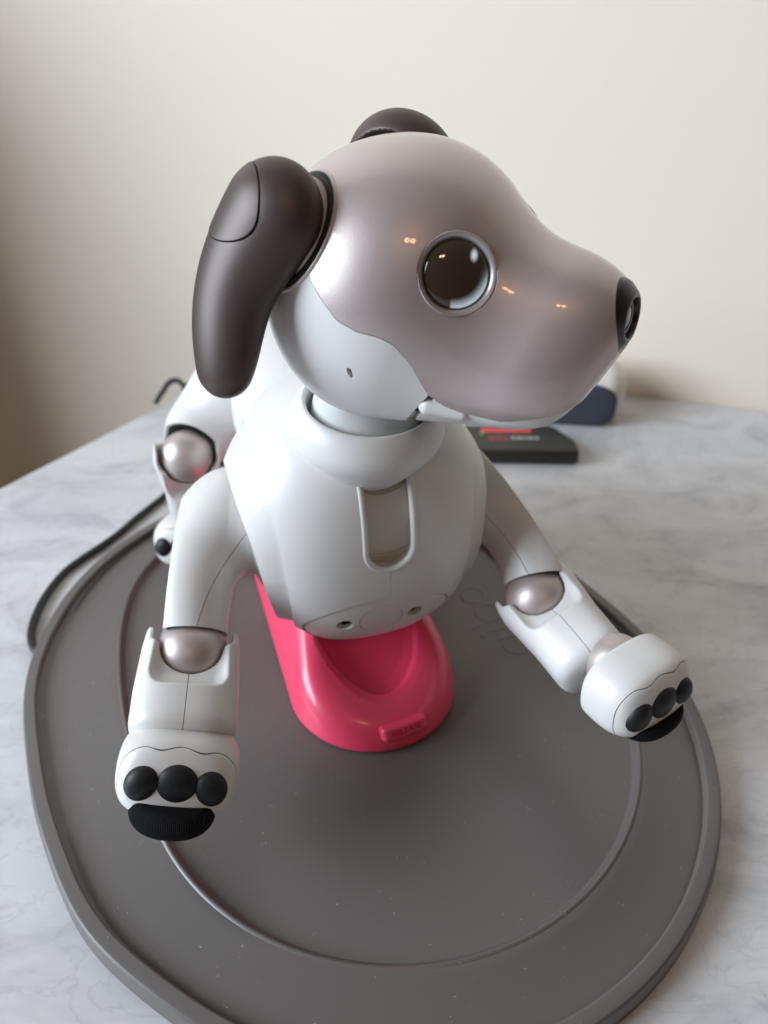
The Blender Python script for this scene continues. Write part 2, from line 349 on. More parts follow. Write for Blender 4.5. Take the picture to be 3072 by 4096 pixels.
# ------------------------------------------------------------------ charging mat
def build_mat():
    c=np.array([4.,235.])
    def per(tab):
        th=np.radians([t for t,_ in tab]); r=np.array([r for _,r in tab],float)
        q=np.linspace(0,2*PI,360,endpoint=False)
        th3=np.concatenate([th-2*PI,th,th+2*PI]); r3=np.tile(r,3)
        v=np.interp(q,th3,r3)
        k=np.exp(-np.linspace(-2,2,35)**2); k/=k.sum(); return np.convolve(np.concatenate([v[-40:],v,v[:40]]),k,'same')[40:-40]
    outp=[(-173,254),(-177,279),(-175,317),(-172,341),(-161,363),(-142,391),(-158,222),(-142,187),(-128,167),(-115,147),(-98,131)]
    to=[(math.degrees(math.atan2(y-235,x-4))%360,math.hypot(x-4,y-235)) for x,y in outp]
    to+=[(a,142) for a in list(range(232,360,8))+[0,8,16,24,32]]+[(42,144),(52,152),(64,170),(78,196),(92,215),(108,222),(122,219)]
    to.sort(); RO=per(to)
    inp=[(-123,248),(-133,279),(-139,314),(-140,341),(-133,354)]
    ti=[(math.degrees(math.atan2(y-235,x-4))%360,math.hypot(x-4,y-235)) for x,y in inp]
    ti+=[(a,109.5) for a in list(range(208,360,8))+[0,8,16,24,32,42]]+[(200,110.5),(190,115),(132,188),(115,190),(95,180),(78,160),(60,130),(50,116)]
    ti.sort(); RI=per(ti)
    q=np.linspace(0,2*PI,360,endpoint=False); cs=np.c_[np.cos(q),np.sin(q)]
    prof=[]                       # (blend inner->outer, offset, z)
    P=lambda b,o,z_: prof.append((RI*(1-b)+RO*b+o,z_))
    P(0,-3.4,8.6); P(0,-3.1,8.75); P(0,-1.5,11.4); P(0,-1.0,12.0); P(0,-.4,12.25); P(0,.2,12.1); P(0,.7,11.7)
    for b in (.06,.12,.2,.3,.42,.55,.68,.8): P(b,0,6.6+5.5*max(0,1-b/.9)**1.35)
    P(.9,0,8.3); P(1,-6.4,9.6); P(1,-6.1,9.7); P(1,-5.9,10.6); P(1,-5.4,10.9); P(1,-1.9,10.9); P(1,-.8,10.6); P(1,-.1,9.9)
    prof2=[]
    def mesh(rings,name,cap_):
        V=[];T=[];n=360
        for r,z_ in rings: V.append(np.c_[c+cs*r[:,None],np.full(n,z_)])
        for i in range(len(rings)-1):
            a=i*n+np.arange(n); b=i*n+(np.arange(n)+1)%n; T.append(np.stack([a,b,b+n],1)); T.append(np.stack([a,b+n,a+n],1))
        V=np.vstack(V); T=np.vstack(T)
        if cap_: V=np.vstack([V,[[*c,rings[0][1]]]]); T=np.vstack([T,np.stack([np.full(n,len(V)-1),(np.arange(n)+1)%n,np.arange(n)],1)])
        f=np.cross(V[T[:,1]]-V[T[:,0]],V[T[:,2]]-V[T[:,0]]); N_=np.zeros_like(V)
        for j in range(3): np.add.at(N_,T[:,j],f)
        N_=nrmr(N_); return G(V,T,N_)
    root=thing('charging_mat','round grey-brown charging mat with recessed centre lying on the marble table','charging mat',(4,235,0))
    base=(4,235,0)
    top=mesh(prof,'tray',True); k=top.N[:,2].mean(); 
    if k<0: top.N*=-1; top.T=top.T[:,::-1]
    def ob(n,g,m): return obj(n,G(g.V-np.array(base),g.T,g.N),m,root)
    top.N=None; ob('tray',top,M['grey'])
    side=[(RO-.1,9.9),(RO+.3,9.0),(RO+.9,5.4),(RO+.9,4.9)]; s2=[(RO+.2,4.6),(RO+.9,.6),(RO+.5,0.05)]
    def sd(rs): g=mesh(rs,'',False); v=g.V-np.array([4,235,0]); m_=((g.N[:,:2]*v[:,:2]).sum(1)).mean(); g.N*=np.sign(m_); return orient(g)
    ob('tray_edge',join([sd(side),sd([(RO+.9,4.9),(RO+.2,4.6)])]),M['grey']); ob('foot_rim',sd(s2),M['grey'])
    # raised letters a i b o, read away from the camera
    o_=np.array([48.6,322.3]); a_=np.array([67.5,283.6]); dr=(o_-a_)/np.linalg.norm(o_-a_); tp=np.array([-dr[1],dr[0]])
    U=10.3
    def stroke(pts,closed=False):
        pts=np.array(pts,float); n=len(pts); h=.9; P_=a_+np.outer(pts[:,0]*U,dr)+np.outer(pts[:,1]*U,tp); 
        return tube(np.c_[P_,np.full(n,8.5)],h,8,closed,.34)
    ang=np.linspace(0,2*PI,40,endpoint=False); ring=lambda x:np.c_[x+.62*np.cos(ang),.62*np.sin(ang)]
    W=[('a',[(ring(0),1),([(.66,.62),(.66,-.66)],0)]),('i',[([(1.28,.62),(1.28,-.66)],0),(np.c_[1.28+.1*np.cos(ang),1.15+.1*np.sin(ang)],1)]),
       ('b',[(ring(2.63),1),([(1.97,1.45),(1.97,-.66)],0)]),('o',[(ring(4.12),1)])]
    for ch,ss in W: ob('raised_letter',join([stroke(p,bool(c_)) for p,c_ in ss]),M['grey'])
    return root
build_mat()

# ------------------------------------------------------------------ pink charging stand
def build_stand():
    root=thing('charging_stand','glossy pink-red charging stand under the belly of the white robot dog','charging stand',(-12,262,8))
    # local frame: x forward, z up, origin on the mat
    fr=Fr((-9.5,267,8.6),(math.sin(YAW),-math.cos(YAW),0),(0,0,1))
    def body(p):
        q=fr.loc(p); x,y,z=q[...,0],q[...,1],q[...,2]
        L=51.0; Wd=39.5
        # plan: stadium with a round nose, sides draw in as they rise
        yy=np.abs(y); xc=np.maximum(x-(L-Wd*.98),0); xb=np.minimum(x+120,0)
        pl=np.sqrt((xc*1.0)**2+yy**2+xb**2)-Wd
        d=pl+np.maximum(z-3,0)*.16+np.maximum(z-3,0)**2*.004
        top=(z-(11+(L-x)*.44))/1.085                    # rises towards the back
        top=smin(top,z*0+60,1); top2=z-41
        d=smax(smax(d,top,9),top2,8)
        return smax(d,-z+1.2,1.0)*.8
    def f(p):
        # the cradle: a sloping lip band, a steep wall, then a shallow dished floor
        b=body(p); q=fr.loc(p); x,y,z=q[...,0],q[...,1],q[...,2]
        df=(np.sqrt((np.maximum(x+10,0)/49.5)**2+((y-1.0)/28.5)**2)-1)*28.5
        D=np.interp(df,[-28,-9,-5.2,-3.6,-3.2,0,1],[9.5,6.6,5.2,1.7,1.2,0,-30])
        return np.maximum(b,(z-(11+(L_-x)*.44-D+.25))/1.6)
    L_=51.0
    lo=fr.wor((-132,-40,0)); 
    g=surf(f,(-80,200,6),(60,392,56),1.1)
    body_g=clip(g,lambda p:fr.loc(p)[...,0]+112)
    ob=lambda n,g_,m,p=None:obj(n,G(g_.V-np.array([-12,262,8.]),g_.T,g_.N),m,p or root)
    sh=ob('stand_body',body_g,M['pink'])
    # dark foot ring
    q=np.linspace(-PI/2,PI/2,40); pts=[(12+37*math.cos(a),37*math.sin(a)) for a in q]; pts=[(-110,-37)]+pts+[(-110,37)]
    V=np.array([fr.wor((x,y,zz)) for zz in (.1,1.6) for x,y in pts]); n=len(pts); T=[]
    for i in range(n-1): T+=[(i,i+1,n+i+1),(i,n+i+1,n+i)]
    g2=G(V,np.array(T),None); nn=np.zeros_like(V); f_=np.cross(V[g2.T[:,1]]-V[g2.T[:,0]],V[g2.T[:,2]]-V[g2.T[:,0]])
    for j in range(3): np.add.at(nn,g2.T[:,j],f_)
    g2.N=nrmr(nn)*np.sign((nn*(V-V.mean(0))).sum()); ob('foot_ring',orient(g2),M['gap'])
    # release button: a rounded bar set into the nose
    bc=fr.wor((37.6,0,10.5)); B=Fr(fr.wor((47.4,3.2,10.0)),nrm(.83*fr.x+.5*fr.z+.1*fr.y),fr.z)
    def btn(p):
        q=B.loc(p); c=q[...,1]**2*.010
        r_=np.stack([q[...,0]+c,q[...,1],q[...,2]],-1); return rbox(r_,(0,0,0),(4.5,10.6,3.3),1.8)*.9
    bt=ob('release_button',surf(btn,B.o-14,B.o+14,.5),M['pink'])
    return root,fr,B
STAND,SF,BTN=build_stand()
DOG=thing('robot_dog','white and mauve robot puppy with brown ears lying on the pink charging stand','robot dog',(-14,281,45))
DB=np.array([-14,281,45.])
def part(n,g,m,parent=None):
    if isinstance(g,list): g=join(g)
    return obj(n,G(g.V-DB,g.T,g.N),M[m] if isinstance(m,str) else m,parent or DOG)
PSI=math.radians(62); ROLL=math.radians(2); PIT=math.radians(5.5)
hx=np.array([math.sin(PSI)*math.cos(PIT),-math.cos(PSI)*math.cos(PIT),math.sin(PIT)]); hl=np.array([math.cos(PSI),math.sin(PSI),0])
hz0=np.cross(hx,hl); hz=hz0*math.cos(ROLL)+hl*math.sin(ROLL)
HF=Fr((4.0,260.3,203.2),hx,hz)
def head(p):
    q=HF.loc(p)
    c=sell(q,(1,0,-.8),(44.5,46,46.2),2.1)
    fo=ell(q,(8,0,7),(39.5,37,37.5))
    m=ell(q,(45,0,-7.5),(37.5,26,23.5))
    lip=sell(q,(41,0,-22),(36,31,22.5),2.3)
    d=smin(smin(c,fo,6),smin(m,lip,8),15)
    # chin slope and flat underside
    n=nrm((.80,0,-.60)); pl=(q-np.array([79,0,-17]))@n
    d=smax(d,pl,7)
    n=nrm((.0,0,-1)); pl=(q-np.array([30,0,-41.8]))@n
    return smax(d,pl,8)
# ------------------------------------------------------------------ robot dog
def ipo(x,xs,ys): return np.interp(x,xs,ys)
def frm(o,x,z): return Fr(o,x,z)
def poly_cap(p,pts,rs):
    d=None
    for a,b,ra,rb in zip(pts[:-1],pts[1:],rs[:-1],rs[1:]):
        c=cap(p,a,b,ra,rb); d=c if d is None else np.minimum(d,c)
    return d
def curve(pts,rs,deg):
    # a smooth polynomial centre line with a varying radius; returns its distance function
    P=np.array(pts,float); t=np.r_[0,np.cumsum(np.linalg.norm(np.diff(P,axis=0),axis=1))]; t/=t[-1]
    co=np.polyfit(t,np.c_[P,rs],deg); d1=np.array([co[i]*(deg-i) for i in range(deg)])
    d2=np.array([d1[i]*(deg-1-i) for i in range(deg-1)])
    def ev(c,x): 
        o=np.zeros(x.shape+(4,))+c[0]
        for k_ in c[1:]: o=o*x[...,None]+k_
        return o
    def f(p):
        sh=p.shape[:-1]; p=p.reshape(-1,3); ts=np.linspace(0,1,17); best=np.full(len(p),1e9); tb=np.zeros(len(p))
        for x in ts:
            c=ev(co,np.array([x]))[0,:3]; d=((p-c)**2).sum(1); m=d<best; best[m]=d[m]; tb[m]=x
        for _ in range(6):
            c=ev(co,tb)[:,:3]-p; a4=ev(d1,tb); a=a4[:,:3]; b=ev(d2,tb)[:,:3]; g=(c*a).sum(1)-a4[:,3]*np.sqrt((c*c).sum(1)); h=(a*a).sum(1)+np.maximum((c*b).sum(1),-.6*(a*a).sum(1)); tb=np.clip(tb-g/h,0,1)
        e=ev(co,tb); return (np.sqrt(((p-e[:,:3])**2).sum(1))-e[:,3]).reshape(sh)
    return f
# --- head
SX=[-60,-45,-20,-5.5,-1.2,4,10.3,16.9,20.5,24.2,26.4,27.7,31.7,37.3,48.8,58.6,69,90]
SZ=[30,27,20,13.7,7.6,1.3,-2.1,-3.9,-6.2,-12.4,-19.7,-24,-28.0,-30.6,-32.4,-31,-29.3,-27]
def seamf(V): q=HF.loc(V); return q[:,2]-ipo(q[:,0],SX,SZ)
EYC=np.array([35.6,-28.9,12.0]); EYN=nrm((.57,-.70,.26))
ERC=np.array([-16.3,-31.1,22.8]); ERN=nrm((-.41,-.74,.54))
def axd(q,c,n,): v=q-c; a=v@n; return a,np.sqrt(np.maximum((v**2).sum(1)-a*a,0))
MIR=np.array([1,-1,1.])
def build_head():
    g0=surf(head,HF.o-np.array([62,72,62]),HF.o+np.array([108,62,62]),HRES)
    def holes(V,r_eye=11.9,r_ear=18.8):
        q=HF.loc(V); d=np.full(len(q),1e3)
        for m in (np.ones(3),MIR):
            a,r=axd(q,EYC*m,EYN*m); d=np.minimum(d,np.where(a>-14,r-r_eye,50))
            a,r=axd(q,ERC*m,ERN*m); d=np.minimum(d,np.where(a>-14,r-r_ear,50))
        r=np.sqrt((q[:,1]+1.0)**2+(q[:,2]+5.2)**2); d=np.minimum(d,np.where(q[:,0]>60,r-11.1,50))
        return d
    g=clip(g0,holes)
    top=clip(g,lambda V:seamf(V)-.24); part('head_shell',rim(top,2.2,rnd=.22),'mauve')
    low=clip(g,lambda V:-seamf(V)-.24)
    def mouth(V): q=HF.loc(V); return (22.6+(q[:,2]+30)*.92)-q[:,0]
    ch=clip(low,lambda V:mouth(V)-.5)
    def slit(V): q=HF.loc(V); return np.sqrt(((q[:,0]-5.7)/.95)**2+((q[:,2]+15.8+.15*(q[:,0]-5.7))/2.3)**2)-1+50*(q[:,1]>0)
    ch=clip(ch,lambda V:slit(V)*.9)
    def slit2(V): q=HF.loc(V); return np.sqrt(((q[:,0]+31)/1.2)**2+((q[:,2]-1)/3.0)**2)-1+50*(q[:,1]>0)
    ch=clip(ch,lambda V:slit2(V)*.9)
    def hat(V): q=HF.loc(V); return q[:,2]-ipo(q[:,0],[-60,-30,-19.5,-7.2,-2.5,-.7,3],[-16,-18,-21.5,-24.6,-29.5,-35,-60])
    c1=clip(ch,lambda V:hat(V)-.2); c2=clip(ch,lambda V:-hat(V)-.2)
    part('cheek_shell',rim(c1,2.2,rnd=.3),'white'); part('nape_cover',rim(offs(c2,-.15),2.,rnd=.3),'white')
    jw=offs(clip(low,lambda V:-mouth(V)-3.2),-.5); jo=part('lower_jaw',rim(jw,4,rnd=1.5),'white')
    for m in (np.ones(3),MIR):
        a,b=HF.wor(np.array([25.9,-31.2,-28.6])*m),HF.wor(np.array([36.,-28.2,-31.2])*m)
        part('jaw_hinge',surf(lambda p:cap(p,a,b,3.3,2.6),np.minimum(a,b)-5,np.maximum(a,b)+5,.6),'white',jo)
    # dark inside, seen only through the joints between the shells
    gi=offs(g0,-3.6); part('head_core',gi,'gap')
    return g0
def build_eye(m):
    fr=Fr(HF.wor(EYC*m),(EYN*m)@HF.R,(0,0,1))
    part_ring=lathe([(11.85,-3),(11.82,-.2),(11.75,.25),(11.55,.45),(11.2,.42),(10.5,-.1),(9.95,-.7),(9.75,-1.1),(9.7,-2.6)],fr,96)
    e=part('eye',lathe([(9.72*math.cos(a),-1.15+2.5*math.sin(a)) for a in np.linspace(0.0,PI/2,16)],fr,96),eye_mat(fr))
    part('eye_ring',part_ring,'ring',e)
    return fr
def ray_plane(u,v,o,n):
    # world point of a photo direction on a plane; used for the ear's own flat plane
    return dep(u*KPX,v*KPX,((o-C)@n)/(ray(u*KPX,v*KPX)@n))
KPX=768/1659
EP={'o':np.array([-36.,237.,232.]),'n':nrm((-.45,-.80,.39))}
EARPX=[(590,464,16.0),(558,517,15.4),(523,585,14.3),(502,650,13.1),(492,715,12.1),(489,757,11.2),(486,792,9.9)]
EARL=None
def build_ear(mir):
    pts=[ray_plane(a,b,EP['o'],EP['n']) for a,b,_ in EARPX]; rs=[r for *_,r in EARPX]
    L=[HF.loc(p) for p in pts]; n=EP['n']@HF.R.T; o=HF.loc(EP['o'])
    extra=[HF.loc(ray_plane(*q,EP['o'],EP['n'])) for q in ((467,830),(497,825))]
    E5=L[5]; chain=curve(L,rs,4); sc_m=1.36 if mir else 1.0
    TIP=ray_plane(480,858,EP['o'],EP['n']); TN=nrm(np.array([-.25,-.574,-.819]))
    def f(p):
        q=HF.loc(p)
        if mir: q=(q-np.array([0,0,1.0]))*MIR
        a=(q-o)@n; q2=(q+((1/.72-1)*a)[...,None]*n-o)/sc_m+o
        d=chain(q2)
        if mir: d=smax(d,-(np.sqrt(((q2-(np.array(L[0])-n*12.5))**2).sum(-1))-14.6),.8)
        # flatten the lobed face that looks at the head
        return d*.8
    lo=np.min(pts,0)-20; hi=np.max(pts,0)+20
    if mir:
        W=np.array([HF.wor(l*MIR+np.array([0,0,1.0])) for l in L]); lo=W.min(0)-28; hi=W.max(0)+28
    g=surf(f,lo,hi,1.0)
    mm=MIR if mir else np.ones(3)
    cN=nrm(np.array([-.66,-.10,.50])@HF.R.T)*mm; cO=HF.loc(ray_plane(571,480,EP['o'],EP['n']))*mm
    def cg(V):
        a,r=axd(HF.loc(V),cO,cN); return np.where(a>0,r-12.0,50)
    body=clip(g,lambda V:cg(V)-.24); e=part('ear',rim(body,1.2,rnd=.2),'brown')
    cp=clip(g,lambda V:-cg(V)-.24); part('ear_cap',rim(offs(cp,.25),1.2,rnd=.45),'brown',e)
    # pivot: white socket ring, black gap and cream drum
    fr=Fr(HF.wor(ERC*mm),(ERN*mm)@HF.R,(0,0,1))
    part('ear_socket',lathe([(18.1,-2),(18.2,0),(18.5,.5),(18.9,.6),(19.3,.35),(19.5,-.2),(19.5,-1.5)],fr,96),'mauve',e)
    part('ear_gap',lathe([(18.4,-.1),(17.4,.9),(16.2,.9),(0,.9)],fr,72),'gap',e)
    part('ear_drum',lathe([(16.1,0),(16.1,5),(15.4,8.5),(13,10.5),(0,11)],fr,72),'cream',e)
def build_nose():
    fr=Fr(HF.wor((77.8,-1.0,-5.2)),nrm(HF.x-.09*HF.y-.05*HF.z),HF.z)
    e=part('nose',lathe([(11.8,-7),(11.5,-4),(11.1,-1.9),(10.5,-.5),(9.5,.5),(8.1,1.9),(7.2,2.4),(6.6,2.5),(6.15,2.3),(5.9,1.7),(5.7,.3),(5.6,-.1),(0,-.2)],fr,96),'nose')
    part('lens_ring',lathe([(4.9,-.5),(4.9,.6),(4.6,1.0),(4.2,.9),(4.1,.2)],fr,64),'ring2',e)
    part('camera_lens',lathe([(4.1*math.cos(a),0.3+1.2*math.sin(a)) for a in np.linspace(0,PI/2,10)],fr,48),'lens',e)

# --- torso
def torso(p):
    q=DF.loc(p); q0=q; q=q*np.stack([q[...,0]*0+1,1/(1+.0030*np.minimum(q[...,2]+5,0)),q[...,0]*0+1],-1)
    b=sell(q,(1,.5,1.5),(49,52.5,56.8),2.6)
    bk=sell(q,(-72,0,14),(80,40,34),2.4)
    return smin(b,bk,14)
def flare(g,f):
    # push a panel out by a varying amount and recompute its shading normals
    V=g.V+g.N*f(g.V)[:,None]; c=np.cross(V[g.T[:,1]]-V[g.T[:,0]],V[g.T[:,2]]-V[g.T[:,0]]); N=np.zeros_like(V)
    for j in range(3): np.add.at(N,g.T[:,j],c)
    N=nrmr(N); N*=np.where((N*g.N).sum(1)<0,-1,1)[:,None]; return G(V,g.T,N)
def build_torso():
    g0=surf(torso,(-135,190,20),(60,450,165),1.5)
    def Y(V): return np.abs(DF.loc(V)[:,1])
    def X(V): return DF.loc(V)[:,0]
    def Z(V): return DF.loc(V)[:,2]
    w1=lambda V:wch(Z(V))          # half width of the chest panel
    ch=clip(clip(g0,lambda V:w1(V)-Y(V)-.3),lambda V:X(V)+25)
    def slot(V,gr=0):
        q=DF.loc(V); y=q[:,1]-SLY; z=q[:,2]; d=np.where(z<SLZ,np.sqrt(y**2+(z-SLZ)**2),np.abs(y))-SLR-gr
        return np.where(q[:,0]>0,d,50)
    ch1=clip(ch,lambda V:slot(V))
    def plate(V):
        q=DF.loc(V); return np.where(q[:,0]>0,PLR*(np.sqrt(((q[:,1]+1.2)/31)**2+((q[:,2]-PLZ)/18.2)**2)-1),50)
    ch2=clip(ch1,lambda V:plate(V)-.28)
    def seam(V): q=DF.loc(V); return np.where((q[:,0]>0)&(q[:,2]<SLZ),np.abs(q[:,1]-SLY)-.2,50)
    ch2=clip(ch2,seam)
    cp=part('chest_panel',rim(offs(ch2,1.2),2.9,rnd=.5),'white')
    # slot: raised frame, recessed curved floor
    z=np.linspace(SLZ+28,SLZ,14); pts=[(SLR,zz) for zz in z]+[(SLR*math.cos(a),SLZ+SLR*math.sin(a)) for a in np.linspace(0,-PI,26)[1:-1]]+[(-SLR,zz) for zz in z[::-1]]
    P=[]
    for y,zz in pts:
        o=DF.wor((80,y+SLY,zz)); d=-DF.x; t=0
        for _ in range(80): t+=max(torso((o+d*t)[None])[0],.02)*.8
        P.append(o+d*t)
    P=np.array(P); part('slot_frame',tube(P+DF.x*1.5,1.4,12,False,1,DF.x),'white',cp)
    fl=clip(clip(g0,lambda V:-slot(V,1.2)),lambda V:X(V)-10)
    q=DF.loc(fl.V); fl.V=fl.V-DF.x*(5.2-1.5*((q[:,1]-SLY)/SLR)**2)[:,None]; part('slot_floor',fl,'slot',cp)
    def arc(z0,s): return lambda V: s*(DF.loc(V)[:,2]-(z0-np.sqrt(np.maximum(196-(DF.loc(V)[:,1]-SLY)**2,0))+14))
    up_=offs(clip(fl,arc(SLZ+19.5,1)),.9); part('slot_slider',rim(up_,.9,rnd=.3),'slot2',cp)
    lo_=offs(clip(fl,arc(SLZ-6.5,-1)),.8); part('slot_step',rim(lo_,.8,rnd=.3),'slot',cp)
    wl=clip(g0,lambda V:-slot(V,.9)); wl=clip(wl,lambda V:X(V)-10); wl2=clip(wl,lambda V:slot(V,-.2)); part('slot_wall',rim(offs(wl2,-.3),6.5,rnd=.2),'white',cp)
    # lower plate with two screw holes and a round boss
    pl=clip(clip(ch,lambda V:-plate(V)-.28),lambda V:X(V))
    def hole(V,y0): q=DF.loc(V); return np.sqrt((q[:,1]-y0)**2+((q[:,2]-HOZ)*1.0)**2)-3.5
    for y0 in (-17.0,12.8): pl=clip(pl,lambda V:hole(V,y0))
    def boss(V): q=DF.loc(V); return np.sqrt((q[:,1]+2.1)**2+((q[:,2]-HOZ-.6)*1.08)**2)-9.2
    b=clip(pl,lambda V:-boss(V)-.32); pl=clip(pl,lambda V:boss(V)-.15)
    pp=part('belly_plate',rim(offs(pl,.8),3.5,rnd=.5),'white'); 
    for y0 in (-17.0,12.8):
        o=DF.wor((80,y0,HOZ)); t=0
        for _ in range(90): t+=max(torso((o-DF.x*t)[None])[0],.02)*.8
        o=o-DF.x*t; n_=nrm(grad(torso,o[None])[0]); part('screw_recess',lathe([(3.9,-.3),(3.0,-.5),(2.8,-3),(0,-3)],Fr(o,n_,(0,0,1)),32),'gap',pp)
    part('belly_disc',rim(offs(b,.75),1.8,rnd=.4),'white',pp)
    sd=lambda s:clip(clip(g0,lambda V:s*DF.loc(V)[:,1]-w1(V)-.3),lambda V:X(V)+25)
    for s in (-1,1):
        z_=sd(s); out=lambda V:wout(Z(V))-Y(V)
        b_=part('shoulder_band',rim(flare(clip(z_,lambda V:out(V)-.2),lambda V:-.9+3.8*np.clip((Y(V)-w1(V))/(wout(Z(V))-w1(V)),0,1)**1.3),2.6,rnd=.45),'white'); part('shoulder_socket',rim(offs(clip(z_,lambda V:-out(V)-.2),-1.3),2,rnd=.3),'white',b_)
    part('back_shell',rim(clip(g0,lambda V:-X(V)-25.3),2,rnd=.3),'white')
    part('torso_core',offs(g0,-6.8),'dark')
def wch(z): return ipo(z,[-56,-27,0,14,28,40,50,60],[31,36.0,38.2,38.6,39.9,40.9,42,43])
def wout(z): return ipo(z,[-56,-40,-27,-8,9,23,45],[34,37.5,40.5,44.4,46.4,49.3,53])
SLY=.9;SLZ=12.2;SLR=9.9;PLZ=-30.;PLR=18.;HOZ=-25.8
# --- neck
NKO=np.array([-6.,255.,157.4])
def build_neck():
    ax=nrm((.06,-.10,1)); fr=Fr(NKO,ax,(0,-1,0))
    part('neck',lathe([(20.5,-14),(21.0,-2),(20.8,2),(19.5,7),(17,14),(14,22)],fr,72),'neckw')
    c=[(14,-27.5),(18,-23.5),(23.5,-16.5),(27.9,-10),(29.2,-5),(28.5,-.5),(26.8,2.8),(25.2,4.6),(24.2,5.0),(23.3,4.5),(22.9,3.2),(22.6,0),(22.4,-8)]
    part('collar',lathe(np.array(spl(c,44)),fr,96),'white')

# --- legs
def arm_frame(a,b,front):                         # x runs a->b, z faces 'front'
    return Fr(a,np.asarray(b)-np.asarray(a),front)
def ball(c,r,parent,n='elbow_joint'):
    f=Fr(c,(0,0,1),(1,0,0)); return part(n,lathe([(r*math.cos(a),r*math.sin(a)) for a in np.linspace(-PI/2,PI/2,40)],f,64),'joint',parent)
def front_clip(V):
    q=DF.loc(V); return np.abs(q[:,1])-wout(q[:,2])-.15
def upper(S,Mv,E,rs,lat,inner,off,name='front_leg',seam=None,bul=2.5,root=20):
    # S shoulder, Mv bend, E elbow; lat: outward side; inner: point inside the torso the stub runs to
    S,Mv,E,inner,lat=map(lambda v:np.asarray(v,float),(S,Mv,E,inner,nrm(lat)))
    pts=spl([S,Mv,E],9)
    rr=np.interp(np.linspace(0,1,9),[0,.5,1],rs)
    chain=curve(pts,rr,3)
    def f(p):
        d=chain(p); d=smin(d,cap(p,S,inner,rs[0]*.97,root),11)
        # flat outer face with a crease
        c=(p-E)@lat; ax=nrm(S-E); t=np.clip(((p-E)@ax)/np.linalg.norm(S-E),0,1.4)
        return smax(d,c-off-t*bul*(1.3-t),.5)
    lo=np.min([S,Mv,E,inner],0)-rs[0]-6; hi=np.max([S,Mv,E,inner],0)+rs[0]+6
    g=surf(f,lo,hi,1.3)
    ax=nrm(E-S)
    if name=='front_leg': g=clip(g,front_clip)
    end=clip(g,lambda V:-(V-E)@nrm(E-Mv)-7.5)
    end=clip(end,lambda V:np.sqrt(((V-E)**2).sum(1))-14.2)
    if seam is not None:
        A=clip(end,lambda V:seam(V)-.2); B=clip(end,lambda V:-seam(V)-.2)
        r=part(name,rim(A,1.5,rnd=.25),'white'); part('inner_cover',rim(B,1.5,rnd=.25),'white',r)
    else: r=part(name,rim(end,1.5,rnd=.25),'white')
    return r
def fore(E,W,front,wid,parent,R=14.1,h=.75,name='forearm_shell',wr=11.5):
    L=np.linalg.norm(np.asarray(W)-E); fr=arm_frame(E,W,front); w0,w1,w2=wid
    def f(p):
        q=fr.loc(p); x,y,z=q[...,0],q[...,1],q[...,2]
        hw=np.interp(x,[-12,0,L*.5,L+10],[w0-1.5,w0,w1,w2]); t=np.interp(x,[-12,0,L,L+10],[9,13.5,15.5,13])
        # rounded-box section
        e=2.7; k=((np.abs(y)/hw)**e+(np.abs(z)/t)**e+1e-9)**(1/e); d=(k-1)*np.minimum(hw,t)*.85
        d=smax(d,-x-8.5,2.0); d=smax(d,x-L-1,7)
        d=smax(d,-(sph(p,fr.o,R+.9)),1.5)
        # shallow pocket on the front around the ball
        pk=rbox(q,(-8,0,26.5),(27,w0-3.0,17.8),7)
        d=smax(d,-pk,1.0)
        d=smax(d,-rbox(q,(-16,0,0),(16,R+.9,40),3),1.8)
        return d
    c=(fr.o+W)/2; g=surf(f,c-L/2-28,c+L/2+28,h)
    sm=lambda V:np.where(fr.loc(V)[:,2]>0,fr.loc(V)[:,1],50)
    A=clip(g,lambda V:np.where(fr.loc(V)[:,2]>0,fr.loc(V)[:,1]-.19,fr.loc(V)[:,1])); B=clip(g,lambda V:np.where(fr.loc(V)[:,2]>0,-fr.loc(V)[:,1]-.19,-fr.loc(V)[:,1]))
    r=part(name,rim(A,1.4,rnd=.2),'white',parent); part(name,rim(B,1.4,rnd=.2),'white',parent)
    ball(fr.o,R,parent); (ball(np.asarray(W,float),wr,parent,'wrist_joint') if wr>1 else None)
    return fr
